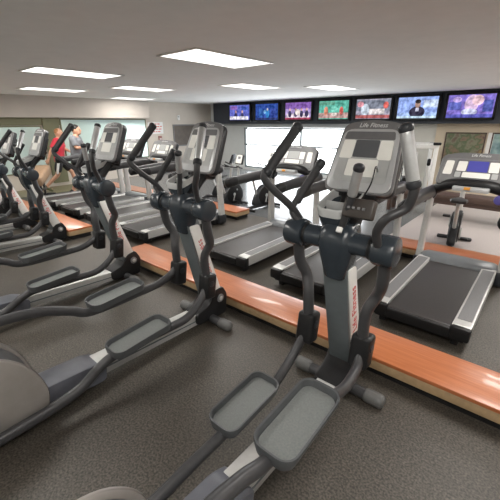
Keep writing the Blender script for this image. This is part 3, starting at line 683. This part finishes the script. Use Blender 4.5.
t = thing('padded_bench', 'long low dark brown padded bench along the cream wall', 'bench', (-.95, 7.45, 0), R(-2))
b = newbm(); box(b, (0, 0, .40), (3.2, .42, .12), .03); obj('cushion', b, 'brown', t)
b = newbm(); box(b, (0, 0, .31), (3.1, .36, .08), .01); obj('bench_frame', b, 'brown', t)
for sx in (-1.45, 1.45):
    for sy in (-.13, .13): b = newbm(); box(b, (sx, sy, .14), (.07, .07, .28), .006); obj('leg', b, 'brown', t)

def painted_view_mat(name, cols, sc):  # blotches stand in for the view or reflection in the wall glazing
    mt, n, l, p = new_mat(name)
    tc = n.new('ShaderNodeTexCoord'); tx = n.new('ShaderNodeTexNoise'); tx.inputs['Scale'].default_value = sc; tx.inputs['Detail'].default_value = 3
    l.new(tc.outputs['Object'], tx.inputs['Vector']); r = n.new('ShaderNodeValToRGB'); cr = r.color_ramp
    while len(cr.elements) < len(cols): cr.elements.new(.5)
    for i, c in enumerate(cols): cr.elements[i].position = .3+.42*i/(len(cols)-1); cr.elements[i].color = (*c, 1)
    l.new(tx.outputs['Fac'], r.inputs['Fac']); l.new(r.outputs['Color'], p.inputs['Base Color']); p.inputs['Roughness'].default_value = .4
    return mt
M['view_paint_a'] = painted_view_mat('painted_view_brown_green', [(.10, .06, .05), (.24, .17, .12), (.10, .14, .07), (.22, .22, .15), (.14, .09, .07), (.26, .19, .09)], 4)
M['view_paint_b'] = painted_view_mat('painted_view_teal', [(.05, .10, .12), (.14, .24, .26), (.30, .42, .42), (.07, .18, .12), (.18, .26, .28)], 3)
for xc, mm, lb in ((-1.76, 'view_paint_a', 'brown and green painted-view picture panel on the cream wall, left of the white strip'), (-.62, 'view_paint_b', 'teal painted-view picture panel on the cream wall, right of the white strip')):
    t = thing('glazed_panel', lb, 'glazing', (xc, WY1-.05, .98), 0, 'picture panels on the cream wall')
    b = newbm(); box(b, (0, -.012, 0), (.84 if xc < -1 else 1.1, .016, .98)); obj('print', b, mm, t)  # interior glazing pane; its view is put into the colour
    b = newbm(); ww = .84 if xc < -1 else 1.1
    for s in (-1, 1): box(b, (s*(ww/2+.012), -.012, 0), (.03, .03, 1.03), .004); box(b, (0, -.012, s*.5), (ww, .03, .03), .004)
    obj('glazing_frame', b, 'brown', t)
b = newbm(); box(b, (-1.22, WY1-.062, .98), (.12, .02, 1.03), .004); struct('trim_4', b, 'white')
b = newbm(); box(b, (-3.05, WY1-.03, 1.17), (.07, .02, .10), .006); tag(obj('wall_switch', b, mat('reddish_switch', (.30, .15, .12), .5, 0, .03, 30)), 'small reddish wall plate on the pale wall', 'wall plate')

# ------------------------------------------------------------------ left wall: sign, notices, board
def onleft(y, z): return (WX0, y, z)
t = thing('notice_sheet', 'white notice with red print on the beige left wall', 'notice', onleft(7.72, 1.58))
b = newbm(); box(b, (.006, 0, 0), (.012, .62, .40), .002); obj('sheet', b, 'white', t)
b = newbm(); rr_ = random.Random(3)
for r_ in range(4):
    y = -.26
    while y < .2:
        w_ = rr_.uniform(.05, .13); box(b, (.013, y+w_/2, .13-r_*.085), (.003, w_, .035)); y += w_+.03
obj('print', b, mat('red_print', (.62, .13, .12), .6, 0, .03, 20), t)
t = thing('fire_alarm', 'small dark red box on the beige left wall below the notice', 'alarm', onleft(7.86, 1.22))
b = newbm(); box(b, (.02, 0, 0), (.04, .14, .17), .01); o = obj('case', b, mat('dull_red_paint', (.28, .12, .10), .5, 0, .05, 20), t)
b = newbm(); box(b, (.042, 0, -.02), (.01, .08, .04), .003); obj('pull_handle', b, 'white', o)
t = thing('thermostat', 'small white thermostat high on the beige left wall', 'thermostat', onleft(8.76, 1.93))
b = newbm(); box(b, (.015, 0, 0), (.03, .12, .17), .008); o = obj('case', b, 'white', t)
b = newbm(); box(b, (.031, 0, .03), (.004, .07, .05), .001); obj('display', b, 'keygrey', o)
t = thing('notice_board', 'dark brown framed board on the beige left wall', 'board', onleft(9.05, 1.30))
b = newbm(); box(b, (.012, 0, 0), (.02, 1.10, .72)); obj('panel', b, mat('dark_board', (.10, .08, .065), .6, 0, .15, 6), t)
b = newbm()
for s in (-1, 1): box(b, (.018, s*.56, 0), (.036, .04, .78), .005); box(b, (.018, 0, s*.37), (.036, 1.14, .04), .005)
obj('board_frame', b, 'con_grey', t)

# tan bench beside the red-shirted man
t = thing('weight_bench', 'tan padded bench on the floor beside the person in red', 'bench', (-9.50, 3.12, 0), R(53))
t.scale = (.92, .92, .92)
b = newbm(); box(b, (0, 0, .60), (.42, .95, .26), .06, (R(14), 0, 0), seg=3); obj('pad', b, 'tan', t)
b = newbm(); box(b, (0, 0, .2), (.06, .8, .06), .01); box(b, (0, 0, .36), (.06, .06, .36), .01)
for y in (-.4, .4): box(b, (0, y, .03), (.45, .06, .06), .01); box(b, (0, y*.7, .27), (.05, .05, .46), .008)
obj('bench_frame', b, 'arm', t)

# ------------------------------------------------------------------ people
def bake(o):
    dg = bpy.context.evaluated_depsgraph_get(); dg.update()
    me = bpy.data.meshes.new_from_object(o.evaluated_get(dg)); return me
def skinmesh(J, E_, rad, root, sub=2):
    me = bpy.data.meshes.new('tmp'); names = list(J); me.from_pydata([J[k] for k in names], [(names.index(a), names.index(c)) for a, c in E_], [])
    o = bpy.data.objects.new('tmp', me); C.objects.link(o)
    sk = o.modifiers.new('s', 'SKIN'); sk.use_smooth_shade = True
    for i, k in enumerate(names):
        v = me.skin_vertices[0].data[i]; r_ = rad[k]; v.radius = r_ if isinstance(r_, tuple) else (r_, r_); v.use_root = (k == root)
    sd = o.modifiers.new('d', 'SUBSURF'); sd.levels = sub; sd.render_levels = sub
    out = bake(o); bpy.data.objects.remove(o); return out
def ball(bm, c, r, rot=None, seg=20):
    mm = Matrix.Translation(c)
    if rot: mm = mm @ Euler(rot).to_matrix().to_4x4()
    bmesh.ops.create_uvsphere(bm, u_segments=seg, v_segments=seg//2+2, radius=1, matrix=mm @ Matrix.Diagonal((*r, 1)))
def fuse(bm, vox=.008, it=4):
    me = bpy.data.meshes.new('f'); bm.to_mesh(me); bm.free(); o = bpy.data.objects.new('f', me); C.objects.link(o)
    rm = o.modifiers.new('r', 'REMESH'); rm.mode = 'VOXEL'; rm.voxel_size = vox
    sm = o.modifiers.new('m', 'SMOOTH'); sm.iterations = it; sm.factor = .5
    out = bake(o); bpy.data.objects.remove(o); return out
def finish(me, name, mt, parent):
    me.materials.clear(); me.materials.append(M[mt] if isinstance(mt, str) else mt); me.shade_smooth()
    for p in me.polygons: p.material_index = 0
    o = bpy.data.objects.new(name, me); C.objects.link(o); o.parent = parent; return o
def person(loc, rz, label, J, shirt, shorts, hairmat, shoe, hair, stripe=None, sc=1.0):
    t = thing('person', label, 'person', loc, rz); t.scale = (sc, sc, sc)
    J = {k: Vector(v) for k, v in J.items()}
    rad = dict(pelvis=(.135, .105), waist=(.125, .095), chest=(.155, .11), upchest=(.135, .10), neck=.055, headb=.06)
    Ed = [('pelvis', 'waist'), ('waist', 'chest'), ('chest', 'upchest'), ('upchest', 'neck'), ('neck', 'headb')]
    for s in 'lr':
        rad.update({f'sh_{s}': .062, f'el_{s}': .043, f'wr_{s}': .030, f'hip_{s}': .092, f'kn_{s}': .060, f'ca_{s}': .055, f'an_{s}': .038})
        kn, an = J[f'kn_{s}'], J[f'an_{s}']; J[f'ca_{s}'] = kn.lerp(an, .3)+Vector((0, -.012, 0))
        Ed += [('upchest', f'sh_{s}'), (f'sh_{s}', f'el_{s}'), (f'el_{s}', f'wr_{s}'), ('pelvis', f'hip_{s}'), (f'hip_{s}', f'kn_{s}'), (f'kn_{s}', f'ca_{s}'), (f'ca_{s}', f'an_{s}')]
    me = skinmesh({k: J[k] for k in rad}, Ed, rad, 'pelvis')
    bm = newbm(); bm.from_mesh(me)
    # head
    H = J['head']; fwd = Vector((0, 1, 0))
    ball(bm, H, (.077, .098, .118)); ball(bm, H+Vector((0, .03, -.06)), (.058, .072, .062))
    ball(bm, H+Vector((0, .101, -.018)), (.014, .022, .026)); ball(bm, H+Vector((0, .088, -.060)), (.028, .014, .010))
    for s in (-1, 1):
        ball(bm, H+Vector((s*.078, -.005, -.01)), (.012, .022, .034)); ball(bm, H+Vector((s*.032, .083, .012)), (.02, .014, .010))
    # hands and feet
    for s, sg in (('l', -1), ('r', 1)):
        wr, el = J[f'wr_{s}'], J[f'el_{s}']; d = (wr-el).normalized()
        side = d.cross(Vector((1, 0, 0))).normalized(); nrm = side.cross(d).normalized()
        palm = wr+d*.045
        tube(bm, [wr-d*.02, wr+d*.03, wr+d*.085], [.028, .036, .034], 10, 3, True, .55, side)
        for k, ln in enumerate((.062, .074, .070, .054)):
            o = palm+d*.04+side*(.030-.020*k)
            curl = nrm*(-sg)
            tube(bm, [o-d*.01, o+d*ln*.5+curl*.008, o+d*ln*.85+curl*.03, o+d*ln*.9+curl*.05], [.011, .010, .009, .008], 8, 3)
        o = palm-d*.01+side*.03; tube(bm, [o, o+side*.022+d*.03, o+side*.024+d*.062], [.013, .011, .009], 8, 3)
        an, toe = J[f'an_{s}'], J[f'toe_{s}']
        tube(bm, [an, an.lerp(toe, .5)-Vector((0, 0, .01)), toe], [.04, .042, .03], 10, 3)
    body = finish(fuse(bm, .009, 3), 'body', 'skin', t)
    # eyes
    b = newbm()
    for s in (-1, 1): ball(b, H+Vector((s*.032, .091, .006)), (.011, .007, .008), seg=10)
    obj('eyes', b, 'black', t)
    # hair
    b = newbm(); ball(b, H+Vector((0, -.016, .028)), (.083, .099, .103) if hair else (.08, .09, .085))
    bmesh.ops.bisect_plane(b, geom=b.verts[:]+b.edges[:]+b.faces[:], plane_co=H+Vector((0, .045, .045)) if hair else H+Vector((0, -.01, .0)), plane_no=Vector((0, .75, -.66)).normalized() if hair else Vector((0, .8, -.3)), clear_inner=False, clear_outer=True)
    obj('hair', b, hairmat, t)
    # shirt
    bm = newbm()
    tube(bm, [J['pelvis']-Vector((0, 0, .06)), J['pelvis']+Vector((0, 0, .03)), J['waist'], J['chest'], J['upchest'], J['upchest']+Vector((0, .008, .045)), J['upchest'].lerp(J['neck'], .62)],
         [.178, .176, .166, .190, .178, .135, .068], 24, 5, False, .76)
    for s in 'lr':
        a, c = J[f'sh_{s}'], J[f'el_{s}']
        tube(bm, [J['upchest'].lerp(a, .5), a, a.lerp(c, .4), a.lerp(c, .75)], [.085, .086, .074, .070], 16, 4, False)
    finish(fuse(bm, .012, 4), 'shirt', shirt, t)
    # shorts
    J3 = {'p': J['pelvis']+Vector((0, 0, .03)), 'c': J['pelvis']+Vector((0, 0, -.06))}; R3 = {'p': (.148, .120), 'c': (.152, .125)}; E3 = [('p', 'c')]
    for s in 'lr':
        J3[f'h{s}'] = J[f'hip_{s}']; J3[f'k{s}'] = J[f'hip_{s}'].lerp(J[f'kn_{s}'], .88); R3[f'h{s}'] = .112; R3[f'k{s}'] = .098; E3 += [('c', f'h{s}'), (f'h{s}', f'k{s}')]
    me = skinmesh(J3, E3, R3, 'c'); bm = newbm(); bm.from_mesh(me); so = finish(fuse(bm, .012, 3), 'shorts', shorts, t)
    if stripe:
        for s, sg in (('l', -1), ('r', 1)):
            a, c = J[f'hip_{s}'], J[f'kn_{s}']; b = newbm()
            tube(b, [a+Vector((sg*.085, 0, .0)), a.lerp(c, .45)+Vector((sg*.082, 0, 0)), a.lerp(c, .85)+Vector((sg*.074, 0, 0))], .035, 10, 4, True, .9); obj('white_stripe', b, 'white', so)
    for s in 'lr':
        an, toe = J[f'an_{s}'], J[f'toe_{s}']; d = (toe-an); d.normalize(); b = newbm()
        tube(b, [an-d*.05-Vector((0, 0, .03)), an+d*.03-Vector((0, 0, .02)), an.lerp(toe, .6)-Vector((0, 0, .012)), toe-Vector((0, 0, .008))], [.045, .053, .05, .036], 12, 4, True, .85)
        tube(b, [an+Vector((0, 0, .02)), an-Vector((0, 0, .05))], .047, 12, 3); obj('shoe', b, shoe, t)
    return t
M['red_shirt'] = mat('red_jersey', (.62, .035, .06), .7, 0, .08, 15)
M['grey_shirt'] = mat('grey_jersey', (.20, .21, .23), .7, 0, .08, 15)
M['black_cloth'] = mat('black_cloth', (.012, .012, .014), .75, 0, .1, 15)
M['blond'] = mat('sandy_hair', (.42, .19, .08), .6, 0, .15, 60)
M['dark_hair'] = mat('dark_hair', (.018, .014, .012), .5, 0, .15, 60)
M['shoe'] = mat('dark_shoe', (.03, .03, .03), .5, 0, .1, 30)
M['olive_shoe'] = mat('olive_shoe', (.10, .11, .05), .5, 0, .1, 30)
STR = dict(pelvis=(0, 0, .86), waist=(0, .01, 1.0), chest=(0, .035, 1.17), upchest=(0, .045, 1.31), neck=(0, .06, 1.40), headb=(0, .075, 1.47), head=(0, .09, 1.53),
           sh_l=(-.175, .03, 1.33), el_l=(-.235, .14, 1.09), wr_l=(-.20, .33, .99), sh_r=(.175, .03, 1.33), el_r=(.25, -.12, 1.10), wr_r=(.24, -.22, .88),
           hip_l=(-.09, .01, .82), kn_l=(-.10, .24, .48), an_l=(-.10, .33, .09), toe_l=(-.11, .50, .045),
           hip_r=(.09, .0, .82), kn_r=(.10, -.10, .44), an_r=(.10, -.44, .14), toe_r=(.11, -.30, .045))
person((-10.08, 3.92, 0), R(-32), 'person in a red shirt and black shorts with a white stripe, striding', STR, 'red_shirt', 'black_cloth', 'blond', 'olive_shoe', False, True, .99)
ST2 = dict(STR); ST2.update(el_r=(.22, .10, 1.12), wr_r=(.17, .34, 1.16), el_l=(-.22, .12, 1.12), wr_l=(-.14, .36, 1.18), kn_l=(-.10, .14, .46), an_l=(-.10, .16, .09), toe_l=(-.11, .33, .04), kn_r=(.10, -.0, .45), an_r=(.10, -.2, .09), toe_r=(.11, -.04, .04))
person((-9.25, 4.02, 0), R(-42), 'person in a grey t-shirt with dark hair, arms raised forward', ST2, 'grey_shirt', 'black_cloth', 'dark_hair', 'shoe', True, False, 1.04)
